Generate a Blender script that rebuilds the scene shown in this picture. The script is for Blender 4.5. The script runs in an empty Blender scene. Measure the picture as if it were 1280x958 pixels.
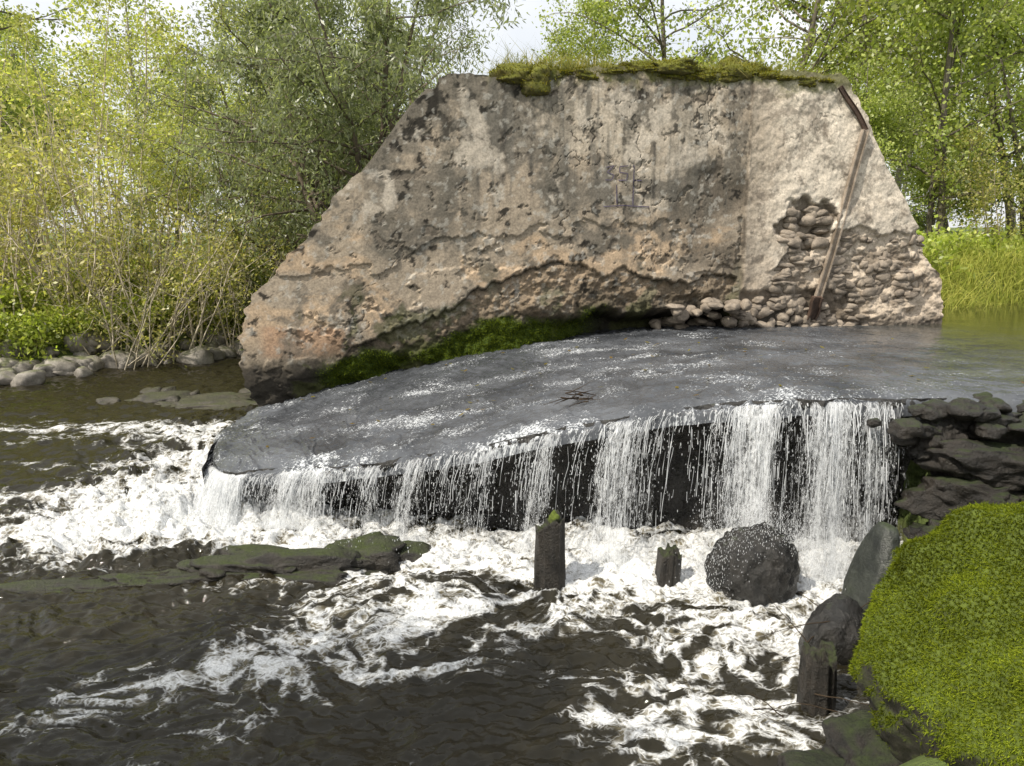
import bpy, math, random
import numpy as np
from mathutils import Vector, Euler
R=math.radians
sc=bpy.context.scene
# ------------------------------------------------------------------ noise
def _h(ix,iy,iz,seed):
    h=(ix.astype(np.uint32)*np.uint32(374761393)+iy.astype(np.uint32)*np.uint32(668265263)+iz.astype(np.uint32)*np.uint32(2147483647)+np.uint32((seed*1274126177)&0xffffffff))
    h=(h^(h>>np.uint32(13)))*np.uint32(1274126177)
    h=(h^(h>>np.uint32(16)))*np.uint32(2246822519)
    h=h^(h>>np.uint32(15))
    return h.astype(np.float64)/4294967295.0*2-1
def vn(x,y,z=0.0,seed=0):
    x,y,z=np.broadcast_arrays(np.asarray(x,float),np.asarray(y,float),np.asarray(z,float))
    fx,fy,fz=np.floor(x),np.floor(y),np.floor(z)
    ix,iy,iz=fx.astype(np.int64),fy.astype(np.int64),fz.astype(np.int64)
    a,b,c=x-fx,y-fy,z-fz
    a=a*a*a*(a*(a*6-15)+10);b=b*b*b*(b*(b*6-15)+10);c=c*c*c*(c*(c*6-15)+10)
    r=0
    for i in (0,1):
        for j in (0,1):
            for k in (0,1):
                w=(a if i else 1-a)*(b if j else 1-b)*(c if k else 1-c)
                r=r+w*_h(ix+i,iy+j,iz+k,seed)
    return r
def fbm(x,y,z=0.0,o=4,seed=0,g=0.5,l=2.03):
    r=0;A=1;n=0
    x=np.asarray(x,float);y=np.asarray(y,float);z=np.asarray(z,float)
    for i in range(o):
        ca,sa=math.cos(i*.9),math.sin(i*.9)
        r=r+A*vn((x*ca-y*sa)*l**i+i*17.3,(x*sa+y*ca)*l**i+i*5.1,z*l**i,seed+i);n+=A;A*=g
    return r/n*1.5
def ss(a,b,x):
    t=np.clip((x-a)/(b-a),0,1);return t*t*(3-2*t)
def mixc(c,d,m):
    m=np.asarray(m)[...,None];return c*(1-m)+np.asarray(d)*m
# ------------------------------------------------------------------ mesh helpers
COL=sc.collection
def mkobj(name,V,F,mat=None,col=None,smooth=True,parent=None,attrs=None,loc=None):
    me=bpy.data.meshes.new(name)
    V=np.asarray(V,dtype=np.float32).reshape(-1,3)
    if isinstance(F,np.ndarray):
        n,k=F.shape
        me.vertices.add(len(V));me.vertices.foreach_set("co",V.ravel())
        me.loops.add(n*k);me.loops.foreach_set("vertex_index",F.astype(np.int32).ravel())
        me.polygons.add(n);me.polygons.foreach_set("loop_start",np.arange(n,dtype=np.int32)*k)
        me.update(calc_edges=True)
    else:
        me.from_pydata([tuple(v) for v in V],[],[tuple(f) for f in F])
    me.validate()
    if smooth: me.polygons.foreach_set("use_smooth",[True]*len(me.polygons))
    if col is not None:
        at=me.attributes.new("Col","FLOAT_COLOR","POINT")
        c=np.ones((len(V),4),np.float32);c[:,:3]=np.asarray(col).reshape(-1,3);at.data.foreach_set("color",c.ravel())
    for k,v in (attrs or {}).items():
        v=np.asarray(v)
        if v.ndim==1:
            at=me.attributes.new(k,"FLOAT","POINT");at.data.foreach_set("value",v.astype(np.float32))
        else:
            at=me.attributes.new(k,"FLOAT_VECTOR","POINT");at.data.foreach_set("vector",v.astype(np.float32).ravel())
    me.update()
    o=bpy.data.objects.new(name,me);COL.objects.link(o)
    if mat: me.materials.append(mat)
    if parent: o.parent=parent
    if loc: o.location=loc
    return o
def gridF(nr,nc,off=0):
    i=np.arange(nr-1)[:,None]*nc+np.arange(nc-1)[None,:]
    i=i.ravel()+off
    return np.stack([i,i+1,i+1+nc,i+nc],1)
def inst(name,src,loc,rotz=0,s=1.0,tilt=(0,0)):
    o=bpy.data.objects.new(name,src.data);COL.objects.link(o)
    o.location=loc;o.rotation_euler=(tilt[0],tilt[1],rotz);o.scale=(s,s,s) if not isinstance(s,tuple) else s
    return o
# ------------------------------------------------------------------ materials
def newmat(name):
    m=bpy.data.materials.new(name);m.use_nodes=True
    nt=m.node_tree;nt.nodes.clear()
    return m,nt,nt.nodes,nt.links
def N(nodes,t,**k):
    n=nodes.new(t)
    for a,b in k.items(): setattr(n,a,b)
    return n
def ramp(nodes,pts):
    r=nodes.new("ShaderNodeValToRGB");e=r.color_ramp.elements
    while len(e)<len(pts): e.new(0.5)
    for i,(p,c) in enumerate(pts):
        e[i].position=p;e[i].color=(c[0],c[1],c[2],1) if not np.isscalar(c) else (c,c,c,1)
    return r
def noise(nodes,links,vec,scale,detail=4,rough=.55,dist=0):
    n=nodes.new("ShaderNodeTexNoise");n.inputs["Scale"].default_value=scale;n.inputs["Detail"].default_value=detail
    n.inputs["Roughness"].default_value=rough;n.inputs["Distortion"].default_value=dist
    if vec: links.new(vec,n.inputs["Vector"])
    return n
def mixn(nodes,links,f,a,b,bt='MIX'):
    m=nodes.new("ShaderNodeMix");m.data_type='RGBA';m.blend_type=bt
    for s,v in ((m.inputs[0],f),(m.inputs[6],a),(m.inputs[7],b)):
        if hasattr(v,"is_linked") or hasattr(v,"links"): links.new(v,s)
        elif isinstance(v,(int,float)): s.default_value=v
        else: s.default_value=(v[0],v[1],v[2],1)
    return m.outputs[2]
def math_(nodes,links,op,a,b=None,clamp=False):
    m=nodes.new("ShaderNodeMath");m.operation=op;m.use_clamp=clamp
    for i,v in enumerate((a,b)):
        if v is None: continue
        if isinstance(v,(int,float)): m.inputs[i].default_value=v
        else: links.new(v,m.inputs[i])
    return m.outputs[0]
def maprange(n,l,v,a,b,c=0,d=1,smooth=False):
    m=N(n,"ShaderNodeMapRange");l.new(v,m.inputs[0])
    for i,x in enumerate((a,b,c,d)): m.inputs[i+1].default_value=x
    if smooth: m.interpolation_type='SMOOTHSTEP'
    return m.outputs[0]
def finish(nt,shader):
    o=nt.nodes.new("ShaderNodeOutputMaterial");nt.links.new(shader,o.inputs[0])
def vcol_mat(name,rough=.9,nscale=60,bump=.3,bdist=.01,spec=.3,var=.35):
    m,nt,n,l=newmat(name)
    at=N(n,"ShaderNodeAttribute",attribute_name="Col")
    tc=N(n,"ShaderNodeTexCoord")
    ns=noise(n,l,tc.outputs["Object"],nscale,4,.7)
    r=ramp(n,[(.3,1-var),(.7,1+var*.6)]);l.new(ns.outputs[0],r.inputs[0])
    c=mixn(n,l,1.0,at.outputs["Color"],r.outputs[0],'MULTIPLY')
    b=N(n,"ShaderNodeBump");b.inputs["Strength"].default_value=bump;b.inputs["Distance"].default_value=bdist
    ns2=noise(n,l,tc.outputs["Object"],nscale*.5,5,.7);l.new(ns2.outputs[0],b.inputs["Height"])
    p=N(n,"ShaderNodeBsdfPrincipled");l.new(c,p.inputs["Base Color"]);l.new(b.outputs[0],p.inputs["Normal"])
    p.inputs["Roughness"].default_value=rough;p.inputs["Specular IOR Level"].default_value=spec
    finish(nt,p.outputs[0]);return m
def leaf_mat(name,tr=.45,gl=.05):
    m,nt,n,l=newmat(name)
    at=N(n,"ShaderNodeAttribute",attribute_name="Col")
    p=N(n,"ShaderNodeBsdfDiffuse");l.new(at.outputs["Color"],p.inputs["Color"])
    t=N(n,"ShaderNodeBsdfTranslucent")
    c=mixn(n,l,1.0,at.outputs["Color"],(1.5,1.6,.8),'MULTIPLY');l.new(c,t.inputs[0])
    mx=N(n,"ShaderNodeMixShader");mx.inputs[0].default_value=tr;l.new(p.outputs[0],mx.inputs[1]);l.new(t.outputs[0],mx.inputs[2])
    if gl<=0: finish(nt,mx.outputs[0]);return m
    g=N(n,"ShaderNodeBsdfGlossy");g.inputs["Roughness"].default_value=.4
    m3=N(n,"ShaderNodeMixShader");m3.inputs[0].default_value=gl;l.new(mx.outputs[0],m3.inputs[1]);l.new(g.outputs[0],m3.inputs[2])
    finish(nt,m3.outputs[0]);return m
def rock_mat(name,c1,c2,moss=(.07,.10,.015),m0=.5,m1=.8,rough=.7,scale=6,wet=.0,bump=.5):
    m,nt,n,l=newmat(name)
    tc=N(n,"ShaderNodeTexCoord");g=N(n,"ShaderNodeNewGeometry")
    ns=noise(n,l,tc.outputs["Object"],scale,5,.65,.3)
    r=ramp(n,[(.32,c1),(.68,c2)]);l.new(ns.outputs[0],r.inputs[0])
    n2=noise(n,l,tc.outputs["Object"],scale*9,4,.7)
    c=mixn(n,l,.55,r.outputs[0],n2.outputs[0],'OVERLAY')
    sx=N(n,"ShaderNodeSeparateXYZ");l.new(g.outputs["Normal"],sx.inputs[0])
    n3=noise(n,l,tc.outputs["Object"],scale*.8,5,.6)
    a=math_(n,l,'ADD',sx.outputs[2],math_(n,l,'MULTIPLY',math_(n,l,'SUBTRACT',n3.outputs[0],.5),1.6))
    mr=maprange(n,l,a,m0,m1)
    mr2=ramp(n,[(.3,[x*.45 for x in moss]),(.7,[x*1.5 for x in moss])]);l.new(n2.outputs[0],mr2.inputs[0])
    c=mixn(n,l,mr,c,mr2.outputs[0])
    p=N(n,"ShaderNodeBsdfPrincipled");l.new(c,p.inputs["Base Color"])
    l.new(maprange(n,l,mr,0,1,rough,.95),p.inputs["Roughness"])
    b=N(n,"ShaderNodeBump");b.inputs["Strength"].default_value=bump;b.inputs["Distance"].default_value=.02
    n5=noise(n,l,tc.outputs["Object"],scale*5,6,.7);l.new(n5.outputs[0],b.inputs["Height"]);l.new(b.outputs[0],p.inputs["Normal"])
    finish(nt,p.outputs[0]);return m
M_wall=vcol_mat("weathered_concrete",.92,48,.55,.010,.2,.38)
M_leaf=leaf_mat("leaves",.5,.04)
M_grass=leaf_mat("grass_blades",.35,.0)
M_moss=leaf_mat("moss_blades",.25,.0)
M_bark=vcol_mat("bark",.9,25,.4,.01,.2,.4)
M_rock_bank=rock_mat("bank_stone",(.10,.09,.075),(.34,.31,.27),moss=(.10,.12,.03),m0=.7,m1=1.3)
M_rock_wet=rock_mat("wet_rock",(.008,.008,.007),(.035,.032,.028),moss=(.03,.045,.008),m0=.9,m1=1.3,rough=.22,bump=1.0)
M_rock_ledge=rock_mat("ledge_rock",(.006,.0055,.0045),(.035,.029,.023),moss=(.028,.042,.008),m0=.65,m1=1.2,rough=.42,bump=1.0,scale=8)
M_low=rock_mat("algae_timber",(.007,.006,.005),(.038,.032,.024),moss=(.040,.052,.013),m0=.6,m1=1.15,rough=.35,bump=1.0,scale=8)
M_moss_rock=rock_mat("mossy_boulder_rock",(.012,.011,.009),(.05,.045,.035),moss=(.075,.10,.012),m0=-.25,m1=.25,rough=.6)
M_wood=rock_mat("wet_wood",(.008,.007,.005),(.04,.033,.025),moss=(.045,.065,.012),m0=.55,m1=1.2,rough=.4,scale=12,bump=1.0)
M_cobble=rock_mat("cobble",(.10,.082,.065),(.36,.30,.235),m0=1.2,m1=1.5,rough=.75)
# ------------------------------------------------------------------ layout constants (metres)
A=np.array([-2.65,7.88]);B=np.array([5.17,9.32])
U=(B-A)/np.linalg.norm(B-A);NR=np.array([U[1],-U[0]])
def wall_xyz(u,z,d): return np.stack([A[0]+U[0]*u+NR[0]*d,A[1]+U[1]*u+NR[1]*d,z+0*u],-1)
nx_=[-2.75,-2.45,-2.23,-1.47,-.82,-.23,.34,1.15,1.9,2.58,3.3,5,30]
ny_=[6.9,6.1,5.85,5.7,5.5,5.4,5.3,5.2,5.02,5.0,4.95,4.8,4.0]
nz_=[.42,.42,.43,.50,.64,.77,.93,1.09,1.2,1.2,1.2,1.2,1.2]
def edge_y(x): return np.interp(x,nx_,ny_)+.05*vn(np.asarray(x)*2.3,0,0,5)+.022*vn(np.asarray(x)*9,0,0,6)
def edge_z(x): return np.interp(x,nx_,nz_)
fx_=[-2.75,-2.65,-1.57,-.3,.9,2.3,30];fz_=[.42,.45,.72,.98,1.13,1.2,1.2]
def slab_z(x,y):
    yn=edge_y(x);yf=np.interp(x,[-2.7,5.2,30],[7.88,9.32,11])
    t=np.clip((y-yn)/(yf-yn),0,1)
    return edge_z(x)*(1-t)+np.interp(x,fx_,fz_)*t
shx=[-200,-40,-12,-8,-5.6,-4.2,-3.2,-2.5,5.3,8,14,40,200]
shy=[10,10,11.5,12.3,15.0,15.3,11.5,10.2,10.6,11.9,14.0,16,18]
nbx=[-200,-5,.6,1.0,1.25,1.6,2.0,2.4,2.75,3.4,6,30,200]
nby=[-2,1.2,2.2,2.75,3.02,3.3,3.5,3.6,3.8,4.1,4.3,3.6,3]
def ground_z(x,y):
    ys=np.interp(x,shx,shy);yb=np.interp(x,nbx,nby)
    bed=np.where((x>2.8)&(y>4.95),.6,-.55)
    hi=np.interp(x,[-12,-5,-2.5,4,200],[.95,.95,1.6,1.6,1.8])
    far=ss(-.3,1.6,y-ys)*(hi-bed)+ss(1.5,12,y-ys)*.5+np.clip(y-ys-12,0,80)*.02
    hn=np.interp(x,[-5,1,2,2.8,4],[.5,.4,.5,.6,1.3])
    near=ss(-.25,.9,yb-y)*(hn-bed)
    n=fbm(x*.6,y*.6,0,4,3)*.18+fbm(x*3,y*3,0,3,9)*.05
    return bed+np.maximum(far,near)+n*(.4+ss(0,1,np.maximum(y-ys,yb-y)))
# ------------------------------------------------------------------ ground
def axis(parts):
    return np.unique(np.concatenate([np.linspace(*p) for p in parts]))
gx=axis([(-300,-30,28),(-30,-10,50),(-10,10,170),(10,30,50),(30,300,28)])
gy=axis([(-150,-6,20),(-6,0,25),(0,20,180),(20,50,60),(50,500,40)])
X,Y=np.meshgrid(gx,gy)
Z=ground_z(X,Y)
m,nt,n,l=newmat("ground_soil_grass")
tc=N(n,"ShaderNodeTexCoord")
n1=noise(n,l,tc.outputs["Object"],.9,4,.6);r1=ramp(n,[(.35,(.06,.08,.02)),(.55,(.10,.14,.03)),(.72,(.14,.12,.06))]);l.new(n1.outputs[0],r1.inputs[0])
n2=noise(n,l,tc.outputs["Object"],22,4,.7);c=mixn(n,l,.7,r1.outputs[0],n2.outputs[0],'OVERLAY')
p=N(n,"ShaderNodeBsdfPrincipled");l.new(c,p.inputs["Base Color"]);p.inputs["Roughness"].default_value=.95
b=N(n,"ShaderNodeBump");b.inputs["Strength"].default_value=.8;b.inputs["Distance"].default_value=.05;l.new(n2.outputs[0],b.inputs["Height"]);l.new(b.outputs[0],p.inputs["Normal"])
finish(nt,p.outputs[0])
mkobj("ground",np.stack([X,Y,Z],-1).reshape(-1,3),gridF(len(gy),len(gx)),m)
# ------------------------------------------------------------------ lower river water
wx=axis([(-60,-12,60),(-12,-4,260),(-4,3.4,640),(3.4,4.5,8)])
wy=axis([(-3,2.4,30),(2.4,6.6,440),(6.6,17,260)])
X,Y=np.meshgrid(wx,wy)
wxp=X+.30*fbm(X*1.3,Y*1.3,0,3,21);wyp=Y+.30*fbm(X*1.3+9,Y*1.3,0,3,22)
by=np.interp(X,[-2.6,-2.2,-1.5,-.8,0,1,1.9,2.6],[6.0,5.62,5.4,5.22,5.1,4.95,4.75,4.75])
dist=by-Y
inx=ss(-3.1,-2.5,X)
near=np.exp(-np.clip(dist,0,9)/.5)*inx
def blob(cx,cy,rx,ry,a=0):
    ca,sa=math.cos(a),math.sin(a);dx=X-cx;dy=Y-cy
    return np.exp(-(((dx*ca+dy*sa)/rx)**2+((-dx*sa+dy*ca)/ry)**2))
pool=ss(-2.6,-.8,X+.35*(Y-4))*ss(5.6,5.0,Y)
D=.26+.85*near+.34*pool
D+=1.0*blob(-2.9,5.9,.85,.85)+.6*blob(-3.6,5.5,1.1,.5,.3)+.85*blob(-3.1,7.6,1.1,1.6)+.5*blob(-4.8,8.8,2.4,.6)+.38*blob(-6,7.3,2.8,.35,.1)+.42*blob(-5,6.3,1.8,.35,.1)+.3*blob(-4.2,5.2,1.2,.25,.2)+.3*blob(-8,10,3,.5)+.25*blob(-5.5,5.4,2,.2,.1)
D+=.28*blob(-.6,4.45,.9,.28,.15)+.38*blob(-1.4,3.85,.9,.25,.45)+.44*blob(-2.1,3.3,.8,.22,.5)+.25*blob(-1.3,3.1,.5,.16,.4)+.2*blob(-2.4,3.9,.7,.12,.4)
D+=.26*blob(1.35,4.0,.6,.6)+.24*blob(.95,3.3,.6,.5)+.10*blob(.5,4.3,1.2,.35)+.3*blob(.45,3.2,.25,.35,.3)+.25*blob(-.6,3.65,.5,.12,.2)
D-=.50*blob(.30,3.80,.42,.18,.1)+.62*blob(-.30,3.35,.42,.22)+.28*blob(-1.9,4.35,.8,.2)+.45*blob(.1,2.95,.4,.2)+.12*blob(-2.9,4.0,.8,.3)+.3*blob(-.9,3.15,.3,.15)+.22*blob(1.2,3.6,.18,.12)+.25*blob(.75,3.75,.15,.09)
rid=1-np.abs(fbm(wxp*2.6,wyp*3.8,0,4,31))*1.9
rid2=1-np.abs(fbm(wxp*7,wyp*10,0,3,35))*1.9
lowf=fbm(X*1.1+3,Y*1.8,0,3,37)
foam=D+(.32*rid+.32*rid2-.50)+.14*lowf
foam=np.where(X<-2.6,foam+.16*(fbm(X*.8+Y*.2,Y*3.5,0,4,41))*ss(-2.6,-3.2,X),foam)
foam=ss(.18,1.28,foam)
amp=.014+.045*near+.07*blob(-2.9,5.9,1.0,.9)+.05*blob(-3.2,7.6,1.2,1.6)+.014*blob(1,4,1.5,1)+.010*ss(-2.4,-3.4,X)
hgt=amp*(fbm(X*3.5,Y*4.5,0,4,51)+.5*fbm(X*12,Y*15,0,3,53))+.020*fbm(X*1.8,Y*3.0,0,3,55)+.012*(1-np.abs(fbm(wxp*4,wyp*7.5,0,3,56))*2)+.006*fbm(wxp*11,wyp*20,0,3,59)+.012*foam*np.abs(fbm(X*18,Y*22,0,3,57))+.15*blob(-2.75,5.95,.55,.5)*(.6+.5*fbm(X*5,Y*5,0,3,58))
def water_mat(name,deep,tan):
    m,nt,n,l=newmat(name)
    at=N(n,"ShaderNodeAttribute",attribute_name="foam");tc=N(n,"ShaderNodeTexCoord")
    mp=N(n,"ShaderNodeMapping");l.new(tc.outputs["Object"],mp.inputs[0]);mp.inputs["Scale"].default_value=(1,1.35,1)
    nz=noise(n,l,mp.outputs[0],14,5,.74,.9)
    nd=noise(n,l,mp.outputs[0],5,3,.6)
    va=N(n,"ShaderNodeVectorMath",operation='MULTIPLY_ADD');l.new(nd.outputs["Color"],va.inputs[0]);va.inputs[1].default_value=(.26,.26,.0);l.new(mp.outputs[0],va.inputs[2])
    def cells(scale,w,lo,hi):
        vo=N(n,"ShaderNodeTexVoronoi");vo.feature='DISTANCE_TO_EDGE';vo.inputs["Scale"].default_value=scale;l.new(va.outputs[0],vo.inputs["Vector"])
        return maprange(n,l,vo.outputs[0],0,w,hi,lo)
    ce=math_(n,l,'ADD',cells(6.5,.28,-.20,.24),cells(24,.30,-.26,.26))
    gate=maprange(n,l,at.outputs["Fac"],.06,.35)
    a=math_(n,l,'ADD',at.outputs["Fac"],math_(n,l,'MULTIPLY',ce,gate))
    a=math_(n,l,'ADD',a,math_(n,l,'MULTIPLY',math_(n,l,'SUBTRACT',nz.outputs[0],.5),1.0))
    fm=maprange(n,l,a,.22,1.08,0,1,True)
    thin=maprange(n,l,at.outputs["Fac"],.25,.8)
    c0=mixn(n,l,thin,deep,tan)
    nb=noise(n,l,tc.outputs["Object"],95,3,.75)
    fr=ramp(n,[(.3,(.42,.425,.42)),(.62,(.79,.80,.80))]);l.new(nb.outputs[0],fr.inputs[0])
    c1=mixn(n,l,fm,c0,fr.outputs[0])
    p=N(n,"ShaderNodeBsdfPrincipled");l.new(c1,p.inputs["Base Color"])
    l.new(maprange(n,l,fm,0,.7,.045,.75),p.inputs["Roughness"])
    p.inputs["IOR"].default_value=1.33
    b=N(n,"ShaderNodeBump");b.inputs["Strength"].default_value=.8;b.inputs["Distance"].default_value=.010
    m2=N(n,"ShaderNodeMapping");l.new(tc.outputs["Object"],m2.inputs[0]);m2.inputs["Scale"].default_value=(1,1.9,1)
    nw=noise(n,l,m2.outputs[0],11,4,.6,.6)
    b2=N(n,"ShaderNodeBump");b2.inputs["Strength"].default_value=.6;b2.inputs["Distance"].default_value=.009
    l.new(nw.outputs[0],b.inputs["Height"])
    hh=math_(n,l,'MULTIPLY',nb.outputs[0],fm);hh=math_(n,l,'ADD',hh,math_(n,l,'MULTIPLY',fm,1.0))
    l.new(hh,b2.inputs["Height"]);l.new(b.outputs[0],b2.inputs["Normal"]);l.new(b2.outputs[0],p.inputs["Normal"])
    finish(nt,p.outputs[0]);return m
M_river=water_mat("river_water",(.018,.0155,.0085),(.15,.130,.082))
mkobj("river_water",np.stack([X,Y,hgt],-1).reshape(-1,3),gridF(len(wy),len(wx)),M_river,attrs={"foam":foam.ravel()})
# ------------------------------------------------------------------ upper water over slab + pool
ux_=axis([(-2.75,3.5,760),(3.5,8,140),(8,40,60)])
tt=np.concatenate([[-.03,-.02,-.01],np.linspace(0,1,380)])
Xs=np.repeat(ux_[None,:],len(tt),0);T=np.repeat(tt[:,None],len(ux_),1)
yf=np.interp(ux_,[-2.75,-2.55,4.9,5.5,8,14,30,40],[7.95,8.5,10.2,11.8,13.2,15.2,17,18])
ye=edge_y(ux_)
Tc=np.clip(T,0,1)
Ys=ye[None,:]+(yf-ye)[None,:]*(Tc**1.15)
Zs=slab_z(Xs,Ys)
k=np.clip(-T/.01,0,3)
Ys=Ys-.012*k; Zs=Zs-.008*k*k*1.3
lip=ss(.22,0,Ys-ye[None,:])
Zs=Zs-.045*lip**2
turb=np.interp(Xs,[-2.7,2,3.5,5.5,9],[1,1,.6,.10,.05])*ss(10.5,8.6,Ys)**.5+.03
wq=.25*fbm(Xs*1.5,Ys*1.5,0,3,67)
qa=Xs*.80+Ys*.60+wq;wa=-Xs*.60+Ys*.80+wq
rip=1-np.abs(fbm(qa*9,wa*4,0,3,68))*2
rip2=fbm(qa*22,wa*10,0,3,69)
Zs=Zs+turb*(.012*fbm(Xs*3.0,Ys*4,0,3,61)+.010*rip+.006*rip2+.003*fbm(Xs*40,Ys*40,0,2,63))*(T>=0)+.0008*fbm(Xs*5,Ys*9,0,2,66)
fo=.34*fbm(Xs*2.5,Ys*4.5,0,4,65)+.20*np.exp(-((Ys-6.7-.3*(Xs))/1.2)**2)*ss(-2.2,-.5,Xs)*ss(2.8,1.2,Xs)+.22*ss(.35,0,Ys-ye[None,:])*ss(3,2.4,Xs)+.14*rip
fo=np.clip(fo+.02,0,.6)*turb
def slab_water_mat():
    m,nt,n,l=newmat("weir_sheet_water")
    at=N(n,"ShaderNodeAttribute",attribute_name="foam");tc=N(n,"ShaderNodeTexCoord");tb=N(n,"ShaderNodeAttribute",attribute_name="turb")
    mp=N(n,"ShaderNodeMapping");l.new(tc.outputs["Object"],mp.inputs[0]);mp.inputs["Scale"].default_value=(26,34,1);mp.inputs["Rotation"].default_value=(0,0,.25)
    n1=noise(n,l,mp.outputs[0],1,4,.65,.8)
    mp2=N(n,"ShaderNodeMapping");l.new(tc.outputs["Object"],mp2.inputs[0]);mp2.inputs["Scale"].default_value=(55,70,1);mp2.inputs["Rotation"].default_value=(0,0,.35)
    n2=noise(n,l,mp2.outputs[0],1,3,.7,.5)
    a=math_(n,l,'ADD',math_(n,l,'MULTIPLY',at.outputs["Fac"],.42),n2.outputs[0])
    fm=maprange(n,l,a,.67,.86)
    n3=noise(n,l,tc.outputs["Object"],1.6,5,.6)
    r=ramp(n,[(.35,(.036,.039,.044)),(.65,(.105,.112,.124))]);l.new(n3.outputs[0],r.inputs[0])  # blue-grey base stands in for part of the sky reflection
    calm=mixn(n,l,maprange(n,l,tb.outputs["Fac"],.08,.6),(.032,.030,.013),r.outputs[0])
    c=mixn(n,l,math_(n,l,'MULTIPLY',fm,.85),calm,(.74,.77,.80))  # white flecks: froth plus painted sparkle on the sheet
    p=N(n,"ShaderNodeBsdfPrincipled");l.new(c,p.inputs["Base Color"]);p.inputs["IOR"].default_value=1.33
    l.new(maprange(n,l,fm,0,1,.05,.5),p.inputs["Roughness"])
    b=N(n,"ShaderNodeBump");b.inputs["Distance"].default_value=.008
    l.new(math_(n,l,'MULTIPLY',tb.outputs["Fac"],.9),b.inputs["Strength"])
    l.new(n1.outputs[0],b.inputs["Height"]);l.new(b.outputs[0],p.inputs["Normal"])
    finish(nt,p.outputs[0]);return m
M_slabw=slab_water_mat()
mkobj("weir_overflow_water",np.stack([Xs,Ys,Zs],-1).reshape(-1,3),gridF(len(tt),len(ux_)),M_slabw,
      attrs={"foam":fo.ravel(),"turb":turb.ravel()})
# ------------------------------------------------------------------ concrete weir slab body (front face, undercut)
prof=[(.03,-.03),(.0,-.06),(.01,-.11),(.05,-.16),(.12,-.20),(.25,-.24),(.36,-.34),(.42,-.5),(.45,-.7),(.46,-.9),(.46,-1.15),(.46,-1.6),(.46,-1.9)]
xs=np.linspace(-2.72,3.2,420)
pv=[]
for dy,dz in prof:
    y=edge_y(xs)+dy*np.interp(xs,[-2.7,-2,3],[.5,1,1]);z=edge_z(xs)+dz
    y=y+.06*fbm(xs*4,dz*5,0,4,71)+.03*fbm(xs*15,dz*12,0,3,72);z=z+.03*fbm(xs*5,dz*3,1,3,73)*(dz<-.06)
    pv.append(np.stack([xs,y,z],-1))
V=np.concatenate(pv);F=gridF(len(prof),len(xs))
lf=[]
for dz in (-.03,-.3,-.7,-1.1):
    t=np.linspace(0,1,40);xx=np.interp(t,[0,.3,1],[-2.5,-2.72,-2.72])+.03*fbm(t*9,dz*4,0,3,74);yy=5.95+t*2.6
    lf.append(np.stack([xx+.02,yy,.43+dz+0*t],-1))
V2=np.concatenate(lf);F2=gridF(4,40,len(V))
weir=mkobj("concrete_weir",np.concatenate([V,V2]),np.concatenate([F,F2]),M_rock_wet)
# ------------------------------------------------------------------ abutment wall
Lz=([.0,.45,.95,1.52,2.36,3.15,3.7,3.82,4.1],[.05,.0,-.15,-.02,.64,1.3,1.71,1.90,1.95])
Rz=([.9,1.2,1.78,1.86,2.57,3.44,3.85,4.0],[7.98,7.95,7.88,7.76,7.32,6.73,6.42,6.25])
zcx=[0,.65,1.43,2.05,2.69,3.2,3.63,4.07,4.7,5.3,5.34];zcy=[.62,.80,1.3,1.52,1.8,1.95,1.91,1.8,1.74,1.75,1.2]
z2x=[0,1.55,2.69,3.37,4.25,4.7,5.3];z2y=[1.9,2.15,2.28,2.45,2.30,2.74,2.95]
NU,NV=820,360
s=np.linspace(0,1,NU);t=np.linspace(0,1,NV)
S,T=np.meshgrid(s,t)
z0=.15+(3.9-.15)*T
def jag(z,sd): return .05*fbm(z*3,0,0,4,sd)+.03*fbm(z*14,0,0,3,sd+3)
Lb=np.interp(z0,*Lz)+jag(z0,81);Rb=np.interp(z0,*Rz)+.5*jag(z0,86)
Uu=Lb+(Rb-Lb)*S
zt=np.interp(Uu,[1.9,2.1,2.7,4.07,5.34,5.8,6.3],[3.80,3.86,3.87,3.97,3.97,4.0,4.02])+.05*fbm(Uu*4,0,0,4,88)
Zw=z0+T**2*(zt-3.9)
def crack_z(u): return np.interp(u,zcx,zcy)+.10*fbm(u*3,0,0,6,91,.62)
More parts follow.
